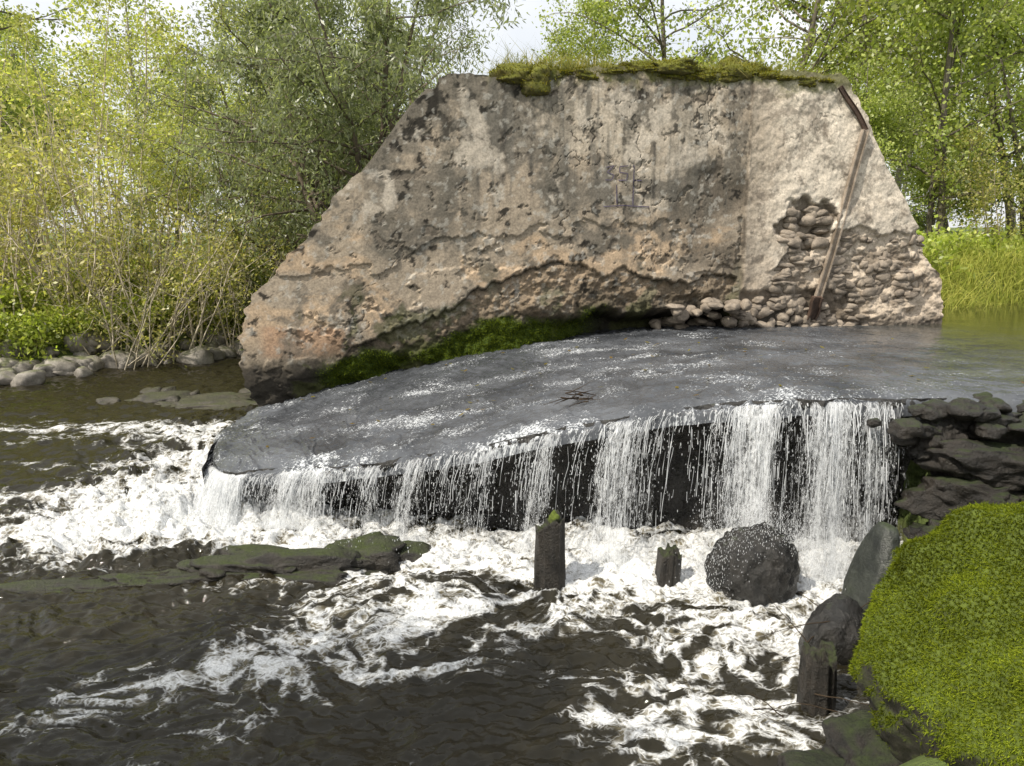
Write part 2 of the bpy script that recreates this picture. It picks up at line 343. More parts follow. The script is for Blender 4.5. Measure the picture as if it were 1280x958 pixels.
def wall_disp(u,z):
    zc=crack_z(u);z2=np.interp(u,z2x,z2y)+.10*fbm(u*3,7,0,6,92,.62)
    left=ss(5.36,5.33,u)
    d=.012*fbm(u*1.5,z*1.5,0,4,93)+.003*fbm(u*14,z*14,0,3,94)
    low=ss(.02,-.02,z-zc)*left*ss(.3,.8,u)
    d=d-low*(.07-.040*fbm(u*4,z*6,0,5,95)-.024*fbm(u*18,z*20,0,3,96))
    mid=ss(.008,-.008,z-z2)*left
    fl=ss(.0,.06,fbm(u*1.6,z*2.4,3,5,97,.6)+.1)
    d=d-mid*fl*.022*(1-low)
    dk=left*ss(4.4,4.75,u+.15*fbm(u*2,z*2,3,4,150))*ss(1.7,1.95,z)*ss(3.05,2.8,z+.15*fbm(u*3,z*3,7,4,151));d=d-.03*dk
    pit=ss(.52,.60,fbm(u*6,z*7,5,5,98,.6));d=d-.010*pit*left
    ck=np.abs(fbm(u*1.1,z*1.3,30,5,121,.6));ckm=ss(.012,.003,ck)*ss(-.1,.3,fbm(u*.8,z*.8,4,2,122));d=d-.012*ckm
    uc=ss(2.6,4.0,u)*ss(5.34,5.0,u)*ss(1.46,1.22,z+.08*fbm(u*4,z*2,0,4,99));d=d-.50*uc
    ul=ss(.75,.45,z-.25*u)*ss(2.6,1.5,u)*.10;d=d-ul*(1+fbm(u*4,z*6,0,3,100))
    d=d+(1-left)*(.02+.05*ss(5.36,5.9,u)-.012*(u-5.34)+.025*fbm(u*2.5,z*2.5,0,5,103,.6))
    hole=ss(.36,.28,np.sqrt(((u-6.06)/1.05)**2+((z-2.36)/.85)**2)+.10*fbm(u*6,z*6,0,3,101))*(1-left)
    d=d-.09*hole
    br=(1-left)*ss(.02,-.02,z-(2.25+.18*fbm(u*2.5,5,0,4,104)-.25*ss(6.5,5.5,u)))*ss(5.6,5.8,u)
    d=d-br*(.05-.035*fbm(u*6,z*9,0,4,105,.6))
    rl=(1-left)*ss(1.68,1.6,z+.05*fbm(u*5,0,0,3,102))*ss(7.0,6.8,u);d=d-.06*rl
    ft=(1-left)*ss(6.9,7.3,u)*ss(1.87,1.80,z+.03*fbm(u*5,1,0,3,106));d=d+.03*ft
    return d,low,mid*fl,pit,uc,left,hole,rl,br,ckm,dk
def wall_col(u,z,masks):
    d,low,mid,pit,uc,left,hole,rl,br,ckm,dk=masks
    wu=u+.12*fbm(u*2,z*2,50,3,140);wz=z+.12*fbm(u*2,z*2,60,3,141)
    f1=fbm(wu*.9,wz*1.2,0,5,111,.6);f2=fbm(wu*5,wz*6,0,6,112,.68);f3=fbm(u*34,z*36,0,2,113,.7);f4=fbm(wu*1.9,wz*2.2,9,6,114,.6)
    c=np.zeros(u.shape+(3,))+np.array([.36,.30,.23])
    c=mixc(c,(.50,.435,.35),ss(-.2,.4,f1+.2*f2)*ss(1.9,3.0,u)*ss(2.0,2.6,z)*.9)
    pe=ss(-.15,.15,fbm(wu*1.0,wz*2.2,2,5,115,.6)+.10*f2)*ss(2.6,2.2,z)*ss(.9,1.4,z)*left
    c=mixc(c,(.48,.36,.245),pe*.9)
    c=mixc(c,(.44,.29,.19),ss(.95,1.03,z+.05*f4)*ss(1.32,1.26,z+.06*f4)*ss(.02,.15,u)*ss(1.05,.95,u+.10*f4)*.9)
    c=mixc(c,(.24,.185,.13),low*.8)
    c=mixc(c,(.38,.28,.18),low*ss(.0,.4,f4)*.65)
    tl=ss(4.4,1.4,u)*ss(1.7,2.8,z)*.32+ss(1.6,.2,u)*.22
    g=ss(.04,.30,f4*.85+f2*.16+f3*.04-.05+tl)
    c=mixc(c,(.165,.148,.122),g*.76*left)
    g2=ss(.14,.58,f2*.45+f4*.45+f3*.10+.35*tl);c=mixc(c,(.095,.088,.074),g2*.55*left)
    c=mixc(c,(.11,.09,.068),dk*.65*ss(-.5,.2,f4))
    sp=ss(.30,.65,f3*.7+f2*.25);c=mixc(c,(.14,.13,.115),sp*.28)
    bl=np.exp(-(((u-2.15)/.42)**2+((z-3.5)/.36)**2))*.46+np.exp(-(((u-3.0)/.5)**2+((z-3.85)/.10)**2))*.3+np.exp(-(((u-1.6)/.3)**2+((z-3.3)/.3)**2))*.25
    c=mixc(c,(.022,.020,.017),ss(.36,.52,fbm(u*8,z*8,0,5,116,.62)*.72+bl)*.92)
    c=mixc(c,(.04,.035,.03),ss(.56,.64,fbm(u*13,z*13,4,3,117))*ss(2.6,3.3,z)*.7)
    st=ss(-.05,.45,fbm(u*8,z*.45,0,4,118,.65))*ss(2.1,2.8,z+.4*f1)*ss(2.0,2.6,u)*ss(5.3,5.0,u);c=mixc(c,(.16,.148,.126),st*.75)
    st2=ss(.05,.45,fbm(u*5,z*.35,7,4,128,.65))*ss(1.7,2.2,z);c=mixc(c,(.13,.12,.10),st2*.5*left)
    for uu,za,zb,w_ in ((2.93,2.5,3.5,.022),(3.3,2.6,3.3,.022),(3.62,2.3,3.5,.024),(4.72,1.8,2.6,.03),(1.75,1.9,2.3,.025),(2.35,2.2,3.0,.025),(4.25,2.4,3.4,.018),(2.62,2.6,3.7,.03)):
        c=mixc(c,(.075,.07,.062),np.exp(-((u-uu-.03*fbm(z*3,uu,0,2,3))/w_)**2)*ss(za,za+.25,z)*ss(zb,zb-.15,z)*.75*ss(-.5,.2,f2))
    c=mixc(c,(.50,.48,.43),ss(.50,.60,fbm(u*17,z*17,8,3,119))*.40*left)
    c=mixc(c,(.58,.515,.43),ss(.28,.50,fbm(wu*2.2,wz*2.2,12,6,120,.62))*ss(2.2,2.6,z)*.7*left*(1-st*.5))
    rc=np.zeros(u.shape+(3,))+np.array([.66,.585,.485])  # right section: its overexposed brightness is put into a paler colour
    rc=mixc(rc,(.44,.37,.29),ss(-.05,.5,f4+.4*f2)*.7);rc=mixc(rc,(.74,.66,.55),ss(.1,.5,f1)*.6)
    rc=mixc(rc,(.22,.185,.15),ss(.14,.5,f2+.3*f3)*.6);rc=mixc(rc,(.52,.40,.29),ss(2.0,1.7,z)*.35)
    rc=mixc(rc,(.26,.215,.165),ss(5.80,5.38,u+.20*f2+.15*f4)*.65)
    rc=mixc(rc,(.45,.37,.285),br*.6);rc=mixc(rc,(.15,.12,.09),br*ss(.0,.35,f2+.2*f4)*.65)
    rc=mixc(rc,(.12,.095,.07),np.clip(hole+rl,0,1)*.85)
    c=c*left[...,None]+rc*(1-left)[...,None]
    c=mixc(c,(.05,.042,.034),np.exp(-((u-5.348)/.016)**2)*ss(1.6,1.8,z)*.85*ss(-.5,.3,f2+.3))
    zc=crack_z(u)
    c=mixc(c,(.035,.03,.025),np.exp(-((z-zc+.012)/.010)**2)*left*ss(.5,.9,u)*ss(-.3,.2,f4+.15))
    c=mixc(c,(.07,.06,.045),ss(.10,.0,zc-z)*low*.55)  # shade below the broken plaster lip, painted into the colour
    c=mixc(c,(.06,.05,.042),ckm*.8)
    c=mixc(c,(.12,.10,.08),pit*.5)
    c=mixc(c,(.015,.013,.011),uc*.9)  # dark of the undercut cavity painted in as near-black shade
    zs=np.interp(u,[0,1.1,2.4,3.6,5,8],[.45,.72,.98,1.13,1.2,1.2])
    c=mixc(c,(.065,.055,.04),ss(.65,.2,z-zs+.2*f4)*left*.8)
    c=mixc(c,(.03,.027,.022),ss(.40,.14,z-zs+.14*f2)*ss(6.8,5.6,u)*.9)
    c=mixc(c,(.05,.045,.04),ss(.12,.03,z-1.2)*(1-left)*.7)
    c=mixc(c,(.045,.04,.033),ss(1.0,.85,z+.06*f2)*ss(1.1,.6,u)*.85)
    mo=ss(.24,.08,np.abs(z-zs-.1)+.16*f4+.06*f2)*ss(.5,.8,u)*ss(4.0,3.3,u)
    c=mixc(c,(.055,.085,.012),mo*.9)
    c=mixc(c,(.07,.08,.02),ss(.26,.46,f4+.2*f2)*ss(2.2,1.2,z)*left*.5)
    tp=ss(.20,.02,3.97-z+.14*f2)*ss(2.3,2.6,u)
    c=mixc(c,(.10,.11,.02),tp*.8)
    return np.clip(c,0.005,.9),mo,tp
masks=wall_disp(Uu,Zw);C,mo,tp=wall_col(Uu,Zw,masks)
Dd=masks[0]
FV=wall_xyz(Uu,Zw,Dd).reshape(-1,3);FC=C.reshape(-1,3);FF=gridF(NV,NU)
border=np.concatenate([np.arange(NV)*NU,(NV-1)*NU+np.arange(1,NU),(np.arange(NV-2,-1,-1))*NU+NU-1])
K=14;dep=np.linspace(0,1.25,K)
bu,bz=Uu.ravel()[border],Zw.ravel()[border]
sv,scol=[],[]
for i,dp in enumerate(dep):
    P=FV[border].copy()
    P[:,:2]-=NR*dp
    if i:
        nn=.05*fbm(bu*4,bz*4,dp*5,3,131)
        P[:,2]+=nn-.02;P[:,0]+=nn*.5
    sv.append(P)
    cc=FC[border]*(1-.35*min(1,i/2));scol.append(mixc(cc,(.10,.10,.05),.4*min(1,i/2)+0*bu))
nb_=len(border);SF=gridF(K,nb_,len(FV))
off=len(FV)+K*nb_
s2,t2=np.meshgrid(np.linspace(0,1,40),np.linspace(0,1,20));z0b=.15+3.75*t2
ub=np.interp(z0b,*Lz)+(np.interp(z0b,*Rz)-np.interp(z0b,*Lz))*s2
BV=wall_xyz(ub,z0b+.02,-1.22+0*ub).reshape(-1,3);BC=np.tile([.2,.18,.15],(len(BV),1))
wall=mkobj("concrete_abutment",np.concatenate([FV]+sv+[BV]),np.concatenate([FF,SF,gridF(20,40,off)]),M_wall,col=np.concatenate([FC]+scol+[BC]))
def wall_pt(u,z,e=0.0):
    u=np.atleast_1d(np.asarray(u,float));z=np.atleast_1d(np.asarray(z,float))
    d=wall_disp(u,z)[0];return wall_xyz(u,z,d+e)
# ------------------------------------------------------------------ rocks
import bmesh
_ico={}
def ico(sub):
    if sub not in _ico:
        bm=bmesh.new();bmesh.ops.create_icosphere(bm,subdivisions=sub,radius=1)
        _ico[sub]=(np.array([v.co[:] for v in bm.verts]),np.array([[v.index for v in f.verts] for f in bm.faces]));bm.free()
    return _ico[sub]
def rock_geo(c,r,seed,sub=4,box=.75,amp=.22,rot=(0,0,0),fine=.04,facet=0.0,cuts=()):
    V,F=ico(sub);V=V.copy()
    if box<1:
        W=np.sign(V)*np.abs(V)**box
        W/= (np.sum(np.abs(W)**(2.6),1)**(1/2.6))[:,None]
        W=V*.35+W*.65
    else: W=V.copy()
    if facet:
        rg=np.random.default_rng(seed)
        for _ in range(14):
            n_=rg.normal(0,1,3);n_/=np.linalg.norm(n_);h=rg.uniform(.62,.92);dd=W@n_-h;W=W-np.clip(dd,0,9)[:,None]*n_*facet
    for n_,h,f_ in cuts:
        n_=np.array(n_,float);n_/=np.linalg.norm(n_);dd=W@n_-h;W=W-np.clip(dd,0,9)[:,None]*n_*f_
    n=fbm(V[:,0]*1.3+seed*3.7,V[:,1]*1.3,V[:,2]*1.3,3,seed)*amp+fbm(V[:,0]*5+seed,V[:,1]*5,V[:,2]*5,3,seed+5)*fine
    W=W*(1+n)[:,None]*np.array(r)
    Mx=np.array(Euler(rot).to_matrix());W=W@Mx.T
    return W+np.array(c),F
def join(geos):
    V=[];F=[];o=0
    for v,f in geos: V.append(v);F.append(f+o);o+=len(v)
    return np.concatenate(V),np.concatenate(F)
def rock(name,c,r,seed,mat,**k):
    V,F=rock_geo((0,0,0),r,seed,**k)
    return mkobj(name,V,F,mat,loc=c)
rng=np.random.default_rng(7)
g=[]
for i in range(22):
    u=rng.uniform(5.78,6.38);z=rng.uniform(2.14,2.58)
    if ((u-6.06)/.32)**2+((z-2.36)/.25)**2>1: continue
    P=wall_pt(u,z,.01)[0];g.append(rock_geo(P,(rng.uniform(.06,.13),.07,rng.uniform(.04,.08)),i,3,rot=(0,rng.uniform(-.3,.3),.18),facet=.4,box=.9))
for i in range(84):
    u=4.45+2.5*((i+.5)/84)+rng.uniform(-.05,.05);z=rng.uniform(1.20,1.56)-.14*float(ss(5.4,6.8,np.array(u)))-.22*float(ss(5.1,4.5,np.array(u)))*rng.uniform(0,1)
    z=max(z,1.16)
    P=wall_pt(u,z,-.02 if u>5.34 else rng.uniform(.05,.22))[0];g.append(rock_geo(P,(rng.uniform(.05,.12),.09,rng.uniform(.035,.075)),i+40,3,rot=(0,rng.uniform(-.3,.3),.18),facet=.35,box=.9))
for i in range(120):
    u=rng.uniform(5.75,7.6);z=rng.uniform(1.45,2.24)
    if abs(u-(6.27+(z-1.48)*.22))<.10: continue
    P=wall_pt(u,float(z),-.03)[0];g.append(rock_geo(P,(rng.uniform(.05,.13),.07,rng.uniform(.03,.07)),i+140,3,rot=(0,rng.uniform(-.3,.3),.18),facet=.4,box=.9))
V,F=join(g);mkobj("embedded_cobbles",V,F,M_cobble,parent=wall)
def box(name,a,b,w,h,mat,parent=None):
    a=Vector(a);b=Vector(b);z=(b-a);L=z.length;z.normalize()
    n_=Vector((NR[0],NR[1],0));x=z.cross(n_).normalized();y=n_-z*n_.dot(z);y.normalize()
    pr=[(-w,0),(w,0),(w,h),(w*.7,h),(w*.7,h*.55),(-w*.7,h*.55),(-w*.7,h),(-w,h)]
    K=24;V=[]
    for i in range(K+1):
        t_=i/K;bw=.012*math.sin(t_*5)
        for px,py in pr: V.append(a+z*(L*t_)+x*(px+bw)+y*py)
    F=[]
    for i in range(K):
        for j in range(8):
            F.append((i*8+j,i*8+(j+1)%8,(i+1)*8+(j+1)%8,(i+1)*8+j))
    F.append(tuple(range(8)));F.append(tuple(range(K*8+7,K*8-1,-1)))
    return mkobj(name,[tuple(v) for v in V],F,mat,smooth=False,parent=parent)
m_rust=rock_mat("rusty_steel",(.15,.115,.08),(.38,.32,.26),m0=3,m1=4,rough=.6,scale=7)
m_rustd=rock_mat("dark_rusty_steel",(.03,.02,.015),(.10,.06,.04),m0=3,m1=4,rough=.7,scale=8)
pa=wall_pt(6.27,1.48,.05)[0];pb=wall_pt(6.70,3.40,.02)[0];pc=wall_pt(6.36,3.86,.0)[0]
beam=box("steel_channel_beam",pa,pb,.040,.05,m_rust)
box("bent_top_piece",pb,pc,.025,.03,m_rustd,parent=beam)
pd=wall_pt(6.24,1.30,.04)[0];pe=wall_pt(6.26,1.56,.12)[0]
box("foot_bracket",pd,pe,.06,.06,m_rustd,parent=beam)
m_g,nt,n,l=newmat("faded_paint_marks")
p=N(n,"ShaderNodeBsdfPrincipled");p.inputs["Base Color"].default_value=(.09,.075,.12,1);p.inputs["Roughness"].default_value=.9
finish(nt,p.outputs[0])
def strokes(name,polys,w):
    V=[];F=[]
    for poly in polys:
        P=[]
        for i in range(len(poly)-1):
            a=np.array(poly[i]);b=np.array(poly[i+1]);k_=max(3,int(np.linalg.norm(b-a)/.02))
            for j in range(k_+(i==len(poly)-2)): P.append(a+(b-a)*j/k_)
        P=np.array(P);Tn=np.gradient(P,axis=0);Tn/=np.linalg.norm(Tn,axis=1)[:,None]+1e-9;Nn=np.stack([-Tn[:,1],Tn[:,0]],1)
        a=P+Nn*w/2;b=P-Nn*w/2;o=len(V)
        pa_=wall_pt(a[:,0],a[:,1],.006);pb_=wall_pt(b[:,0],b[:,1],.006)
        for x,y in zip(pa_,pb_): V+= [x,y]
        for i in range(len(P)-1): F.append((o+2*i,o+2*i+1,o+2*i+3,o+2*i+2))
    mkobj(name,V,np.array(F),m_g,parent=wall)
gu,gz=3.72,2.83
strokes("graffiti_marks",[
 [(gu+.0,gz+.13),(gu+.09,gz+.15),(gu+.01,gz+.08),(gu+.09,gz+.05),(gu+.06,gz-.0),(gu-.01,gz+.0)],
 [(gu+.24,gz+.15),(gu+.15,gz+.14),(gu+.15,gz+.08),(gu+.24,gz+.07),(gu+.23,gz+.0),(gu+.14,gz+.0)],
 [(gu+.31,gz+.16),(gu+.31,gz-.26)],[(gu+.31,gz+.0),(gu+.40,gz+.0)],
 [(gu-.02,gz-.28),(gu+.2,gz-.265),(gu+.50,gz-.28)],[(gu+.12,gz-.05),(gu+.13,gz-.25)],
],.010)
# ------------------------------------------------------------------ blades (moss / grass)
def blades(name,P,Nv,L,W,c0,c1,rng,mat,parent=None,spread=.6,bend=.3):
    n_=len(P);d=Nv+rng.normal(0,spread,(n_,3));d/=np.linalg.norm(d,axis=1)[:,None]
    sd=np.cross(d,rng.normal(0,1,(n_,3)));sd/=np.linalg.norm(sd,axis=1)[:,None]
    Ls=L*rng.uniform(.5,1.3,(n_,1));w=W*rng.uniform(.7,1.3,(n_,1))
    bd=rng.normal(0,1,(n_,3));bd[:,2]-=.6
    mid_=P+d*Ls*.55;tip=P+d*Ls+bd*Ls*bend
    V=np.stack([P-sd*w/2,P+sd*w/2,mid_+sd*w*.35,tip,mid_-sd*w*.35],1).reshape(-1,3)
    i=np.arange(n_)[:,None]*5
    me=bpy.data.meshes.new(name)
    nv=len(V);me.vertices.add(nv);me.vertices.foreach_set("co",V.astype(np.float32).ravel())
    li=np.concatenate([i,i+1,i+2,i+4,i+4,i+2,i+3],1).astype(np.int32).ravel()
    me.loops.add(len(li));me.loops.foreach_set("vertex_index",li)
    me.polygons.add(2*n_);st=np.stack([np.arange(n_)*7,np.arange(n_)*7+4],1).astype(np.int32).ravel();me.polygons.foreach_set("loop_start",st)
    me.update(calc_edges=True)
    k_=rng.uniform(0,1,(n_,1));cc=np.array(c0)*(1-k_)+np.array(c1)*k_
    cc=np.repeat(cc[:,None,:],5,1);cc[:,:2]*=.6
    at=me.attributes.new("Col","FLOAT_COLOR","POINT");c4=np.ones((nv,4),np.float32);c4[:,:3]=np.clip(cc.reshape(-1,3),.003,.8);at.data.foreach_set("color",c4.ravel())
    me.materials.append(mat);o=bpy.data.objects.new(name,me);COL.objects.link(o)
    if parent: o.parent=parent
    return o
mf=mo.ravel()**2;idx=rng.choice(len(mf),20000,p=mf/mf.sum())
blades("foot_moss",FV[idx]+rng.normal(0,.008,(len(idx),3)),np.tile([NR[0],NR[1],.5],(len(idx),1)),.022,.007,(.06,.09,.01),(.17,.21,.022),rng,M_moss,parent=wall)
g=[];pp=[]
pads=[(2.72,3.86,.22,.10,.0),(2.95,3.80,.18,.15,.02),(3.15,3.88,.16,.08,.1),(3.6,3.93,.25,.06,.1),(4.1,3.98,.30,.08,.05),(4.45,4.0,.25,.08,.0),(4.8,3.97,.25,.05,.1),(5.15,3.95,.22,.10,.05),(5.45,4.0,.2,.10,.1),(5.9,3.98,.2,.05,.2),(3.3,3.95,.5,.06,.5),(4.5,4.02,.7,.07,.6),(5.35,4.12,.17,.12,.5)]
pads+=[(u_,3.93+.04*math.sin(u_*5),.16+.05*math.sin(u_*9),.045+.02*math.sin(u_*13),.06) for u_ in np.arange(3.3,6.2,.22)]
for i,(u,z,ru,rz,dp) in enumerate(pads):
    P=wall_pt(u,min(z,3.9),-dp-.05)[0];P[2]=z;v,f=rock_geo(P,(ru,.14,rz),i+70,4,amp=.3,fine=.12,rot=(0,0,.18));g.append((v,f));pp.append(v)
V,F=join(g);M_mosspad=rock_mat("moss_pad",(.05,.05,.015),(.12,.10,.025),moss=(.12,.125,.015),m0=-.4,m1=.4,rough=.95)
mkobj("moss_cushions",V,F,M_mosspad,parent=wall)
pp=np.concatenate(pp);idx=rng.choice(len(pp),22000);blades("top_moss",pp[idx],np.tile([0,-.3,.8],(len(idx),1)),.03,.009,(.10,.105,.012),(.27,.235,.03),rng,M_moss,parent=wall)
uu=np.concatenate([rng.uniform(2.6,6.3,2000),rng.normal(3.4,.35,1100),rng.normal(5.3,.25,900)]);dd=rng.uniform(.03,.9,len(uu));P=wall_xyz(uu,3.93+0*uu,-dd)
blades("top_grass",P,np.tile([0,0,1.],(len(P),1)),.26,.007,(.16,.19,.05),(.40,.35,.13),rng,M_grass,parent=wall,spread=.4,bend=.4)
# ------------------------------------------------------------------ foreground objects
V,F=rock_geo((0,0,0),(.70,.60,.66),305,6,box=1,amp=.06,rot=(.05,.0,.1),fine=.035,cuts=(((-.72,-.15,.62),.66,.85),((-.2,-.9,.3),.85,.6),((.3,-.2,.95),.93,.7),((-.95,-.1,-.25),.86,.6)))
V=V+fbm(V[:,0]*9,V[:,1]*9,V[:,2]*9,4,306)[:,None]*.026*V/np.linalg.norm(V,axis=1)[:,None]
bl=mkobj("mossy_boulder",V,F,M_moss_rock,loc=(2.12,2.80,.50))
fn=np.array([p_.normal[:] for p_ in bl.data.polygons]);fc=np.array([p_.center[:] for p_ in bl.data.polygons]);fa=np.array([p_.area for p_ in bl.data.polygons])
mk=ss(-.1,.45,fn[:,2]+.45*fbm(fc[:,0]*3,fc[:,1]*3,fc[:,2]*3,4,9)-.45*fn[:,0])*(fc[:,1]<.45)
w_=fa*mk;idx=rng.choice(len(w_),110000,p=w_/w_.sum())
patch=fbm(fc[idx,0]*2.5,fc[idx,1]*2.5,fc[idx,2]*2.5,6,12,.7)[:,None]
blades("boulder_moss",fc[idx]+rng.normal(0,.004,(len(idx),3)),fn[idx],.015,.004,np.array([.075,.105,.008])*(1+1.0*patch),np.array([.21,.245,.022])*(1+.9*patch),rng,M_moss,parent=bl,spread=.5)
rock("round_wet_boulder",(1.53,4.58,.12),(.29,.26,.32),23,M_rock_wet,sub=5,box=1,amp=.08,fine=.10,facet=.35)
rock("wet_rock",(1.74,3.84,.10),(.20,.18,.21),33,M_rock_wet,sub=5,box=.85,amp=.12,facet=.5)
rock("wet_rock.001",(2.12,3.75,.10),(.2,.25,.3),34,M_rock_wet,sub=4,box=.8,amp=.2,facet=.6)
def post(name,c,r,h,seed,lean=(0,0),nub=True,flat=.95):
    nr_,nc=34,40;a=np.linspace(0,2*math.pi,nc);V=[]
    for i in range(nr_):
        t_=i/(nr_-1);z=-.25+(h+.25)*min(t_/.85,1);rr=r*(1.05-.1*t_)
        if t_>.85: rr*=1-((t_-.85)/.15)**1.0*.999
        x=rr*np.cos(a);y=rr*np.sin(a)*flat
        gv=.07*fbm(np.cos(a)*3,np.sin(a)*3,z*1.5,3,seed)+.05*fbm(np.cos(a)*9,np.sin(a)*9,z*.8,2,seed+1)
        k_=1+gv*2.4
        top=(.05*fbm(x*22,y*22,0,3,seed+3)+.30*x*(1 if seed%2 else -1)) if t_>.8 else 0*x
        V.append(np.stack([x*k_+lean[0]*z,y*k_+lean[1]*z,z+top],-1))
    V=np.concatenate(V);F=gridF(nr_,nc)
    if nub:
        v,f=ico(3);n2_=fbm(v[:,0]*2,v[:,1]*2,v[:,2]*2,2,seed)[:,None]
        v=v*(1+.4*n2_)*[r*.35,r*.35,r*.55]+[r*.3+lean[0]*h,0,h+r*.15]
        o=mkobj(name,V,F,M_wood,loc=c);mkobj("moss_tuft",v,f,M_moss_rock,parent=o)
        return o
    return mkobj(name,V,F,M_wood,loc=c)
post("wooden_post",(.25,4.75,0),.095,.40,11,(-.02,0))
post("wooden_stump",(1.03,4.78,0),.075,.18,14,(.05,0),nub=False)
post("wooden_post.001",(1.455,3.36,0),.078,.27,17,(0,0),nub=False,flat=1)
rock("leaning_broken_slab",(2.05,4.16,.30),(.07,.14,.34),44,rock_mat("slime_concrete",(.012,.014,.012),(.05,.055,.045),moss=(.03,.045,.012),m0=.4,m1=1,rough=.35),sub=4,box=.45,amp=.08,rot=(.1,.25,.2))
g=[rock_geo((-1.45,4.93,-.06),(.66,.20,.15),51,5,box=.7,rot=(0,.04,.14),amp=.35,fine=.18,facet=.4),rock_geo((-2.2,4.79,-.06),(.80,.15,.12),52,5,box=.7,rot=(0,.02,.14),amp=.25,fine=.15,facet=.4),rock_geo((-2.95,4.64,-.045),(.80,.11,.09),58,5,box=.7,rot=(0,.02,.14),amp=.2,fine=.10,facet=.4),
   rock_geo((-1.05,5.12,-.01),(.3,.2,.15),53,4,amp=.35,fine=.16,facet=.5),rock_geo((-.75,5.2,-.04),(.2,.16,.12),56,4,amp=.3,facet=.5),rock_geo((-1.75,5.05,-.03),(.35,.15,.13),57,4,amp=.3,fine=.15,facet=.5)]
for i in range(14): g.append(rock_geo((rng.uniform(-2.2,-.9),0,0),(rng.uniform(.05,.14),rng.uniform(.04,.1),rng.uniform(.03,.06)),500+i,3,facet=.6));g[-1][0][:,1]+=5.0+.14*(g[-1][0][:,0].mean()+1.4)+rng.normal(0,.08);g[-1][0][:,2]+=.04
V,F=join(g);mkobj("sunken_timber_ledge",V,F,M_low)
g=[]
for i,(x,y,z,a,b_,c_,rz) in enumerate([(3.0,5.0,1.03,.42,.25,.13,.1),(2.74,4.84,.97,.17,.17,.17,0),(3.55,4.85,.95,.45,.3,.2,-.1),(3.15,4.78,.80,.5,.22,.15,.05),(3.7,4.6,.75,.5,.3,.18,.1),(3.0,4.72,.55,.42,.25,.18,-.1),(3.5,4.5,.42,.5,.3,.2,.1),(2.85,4.6,.28,.35,.25,.2,.1),(3.2,4.35,.12,.5,.3,.2,0),(2.6,4.55,.05,.22,.2,.2,0),(4.2,4.8,1.0,.5,.4,.18,0),(4.0,4.2,.5,.6,.4,.4,0),(2.55,3.9,.1,.3,.3,.25,0),(5.2,4.7,.9,.8,.4,.30,0),(6.5,4.6,.9,.9,.4,.35,0)]):
    g.append(rock_geo((x,y,z),(a,b_,c_),60+i,5,box=.75,amp=.3,fine=.14,rot=(.05*(i%3-1),.06*(i%2),rz),facet=.6))
for i in range(46):
    r_=rng.uniform(.04,.11);g.append(rock_geo((rng.uniform(2.3,4.2),rng.uniform(4.72,5.1),rng.uniform(.96,1.15)),(r_*1.2,r_,r_*.75),160+i,4,box=.9,facet=.5))
V,F=join(g);mkobj("stepped_rock_ledge",V,F,M_rock_ledge)
g=[]
for i in range(26):
    x=rng.uniform(1.05,2.6);y=float(np.interp(x,nbx,nby))+rng.uniform(-.25,.12);r_=rng.uniform(.05,.14)
    g.append(rock_geo((x,y,float(ground_z(np.array(x),np.array(y)))*.4+.02),(r_*1.3,r_,r_*.7),100+i,4,amp=.25,rot=(0,0,rng.uniform(0,3)),facet=.6))
g.append(rock_geo((1.62,2.95,.02),(.30,.22,.14),140,5,amp=.25));g.append(rock_geo((1.30,2.86,-.01),(.18,.14,.09),141,4,amp=.25))
V,F=join(g);mkobj("waterside_stones",V,F,M_rock_ledge)
g=[]
for i in range(230):
    x=rng.uniform(-13,-4.3);y=float(np.interp(x,shx,shy))+rng.normal(.25,.45);r_=rng.uniform(.06,.27)
    g.append(rock_geo((x,y,max(.0,float(ground_z(np.array(x),np.array(y))))+r_*.25),(r_*1.3,r_,r_*.85),200+i,3,amp=.25,rot=(0,rng.uniform(-.4,.4),rng.uniform(0,3)),facet=.7))
V,F=join(g);mkobj("shoreline_boulders",V,F,M_rock_bank)
g=[rock_geo((-4.1,10.4,-.08),(1.3,.6,.15),301,5,box=.7,amp=.3,rot=(.02,-.04,.15),facet=.5,fine=.2),rock_geo((-4.9,10.7,-.06),(.6,.35,.13),303,4,amp=.3,facet=.5,fine=.15)]
for i in range(12): g.append(rock_geo((rng.uniform(-5.6,-3.4),rng.uniform(10.3,11.2),.0),(rng.uniform(.08,.2),rng.uniform(.08,.16),rng.uniform(.05,.1)),320+i,3,facet=.6))
V,F=join(g);mkobj("low_mossy_ledge",V,F,rock_mat("mossy_slab",(.02,.018,.014),(.08,.07,.05),moss=(.055,.062,.022),m0=.7,m1=1.3,rough=.5,bump=1.0))
# ------------------------------------------------------------------ waterfall
m,nt,n,l=newmat("falling_water")
p=N(n,"ShaderNodeBsdfPrincipled");p.inputs["Base Color"].default_value=(.80,.82,.84,1);p.inputs["Roughness"].default_value=.15;p.inputs["IOR"].default_value=1.33
tr=N(n,"ShaderNodeBsdfTransparent")
mx=N(n,"ShaderNodeMixShader");mx.inputs[0].default_value=.5;l.new(tr.outputs[0],mx.inputs[1]);l.new(p.outputs[0],mx.inputs[2]);finish(nt,mx.outputs[0]);M_strand=m
m,nt,n,l=newmat("water_curtain")
fl=N(n,"ShaderNodeAttribute",attribute_name="flow");de=N(n,"ShaderNodeAttribute",attribute_name="dens")
mp=N(n,"ShaderNodeMapping");l.new(fl.outputs["Vector"],mp.inputs[0]);mp.inputs["Scale"].default_value=(24,3.4,1)
n1=noise(n,l,mp.outputs[0],1,4,.7,1.0)
mp2=N(n,"ShaderNodeMapping");l.new(fl.outputs["Vector"],mp2.inputs[0]);mp2.inputs["Scale"].default_value=(80,30,1)
n2=noise(n,l,mp2.outputs[0],1,3,.7,.6)
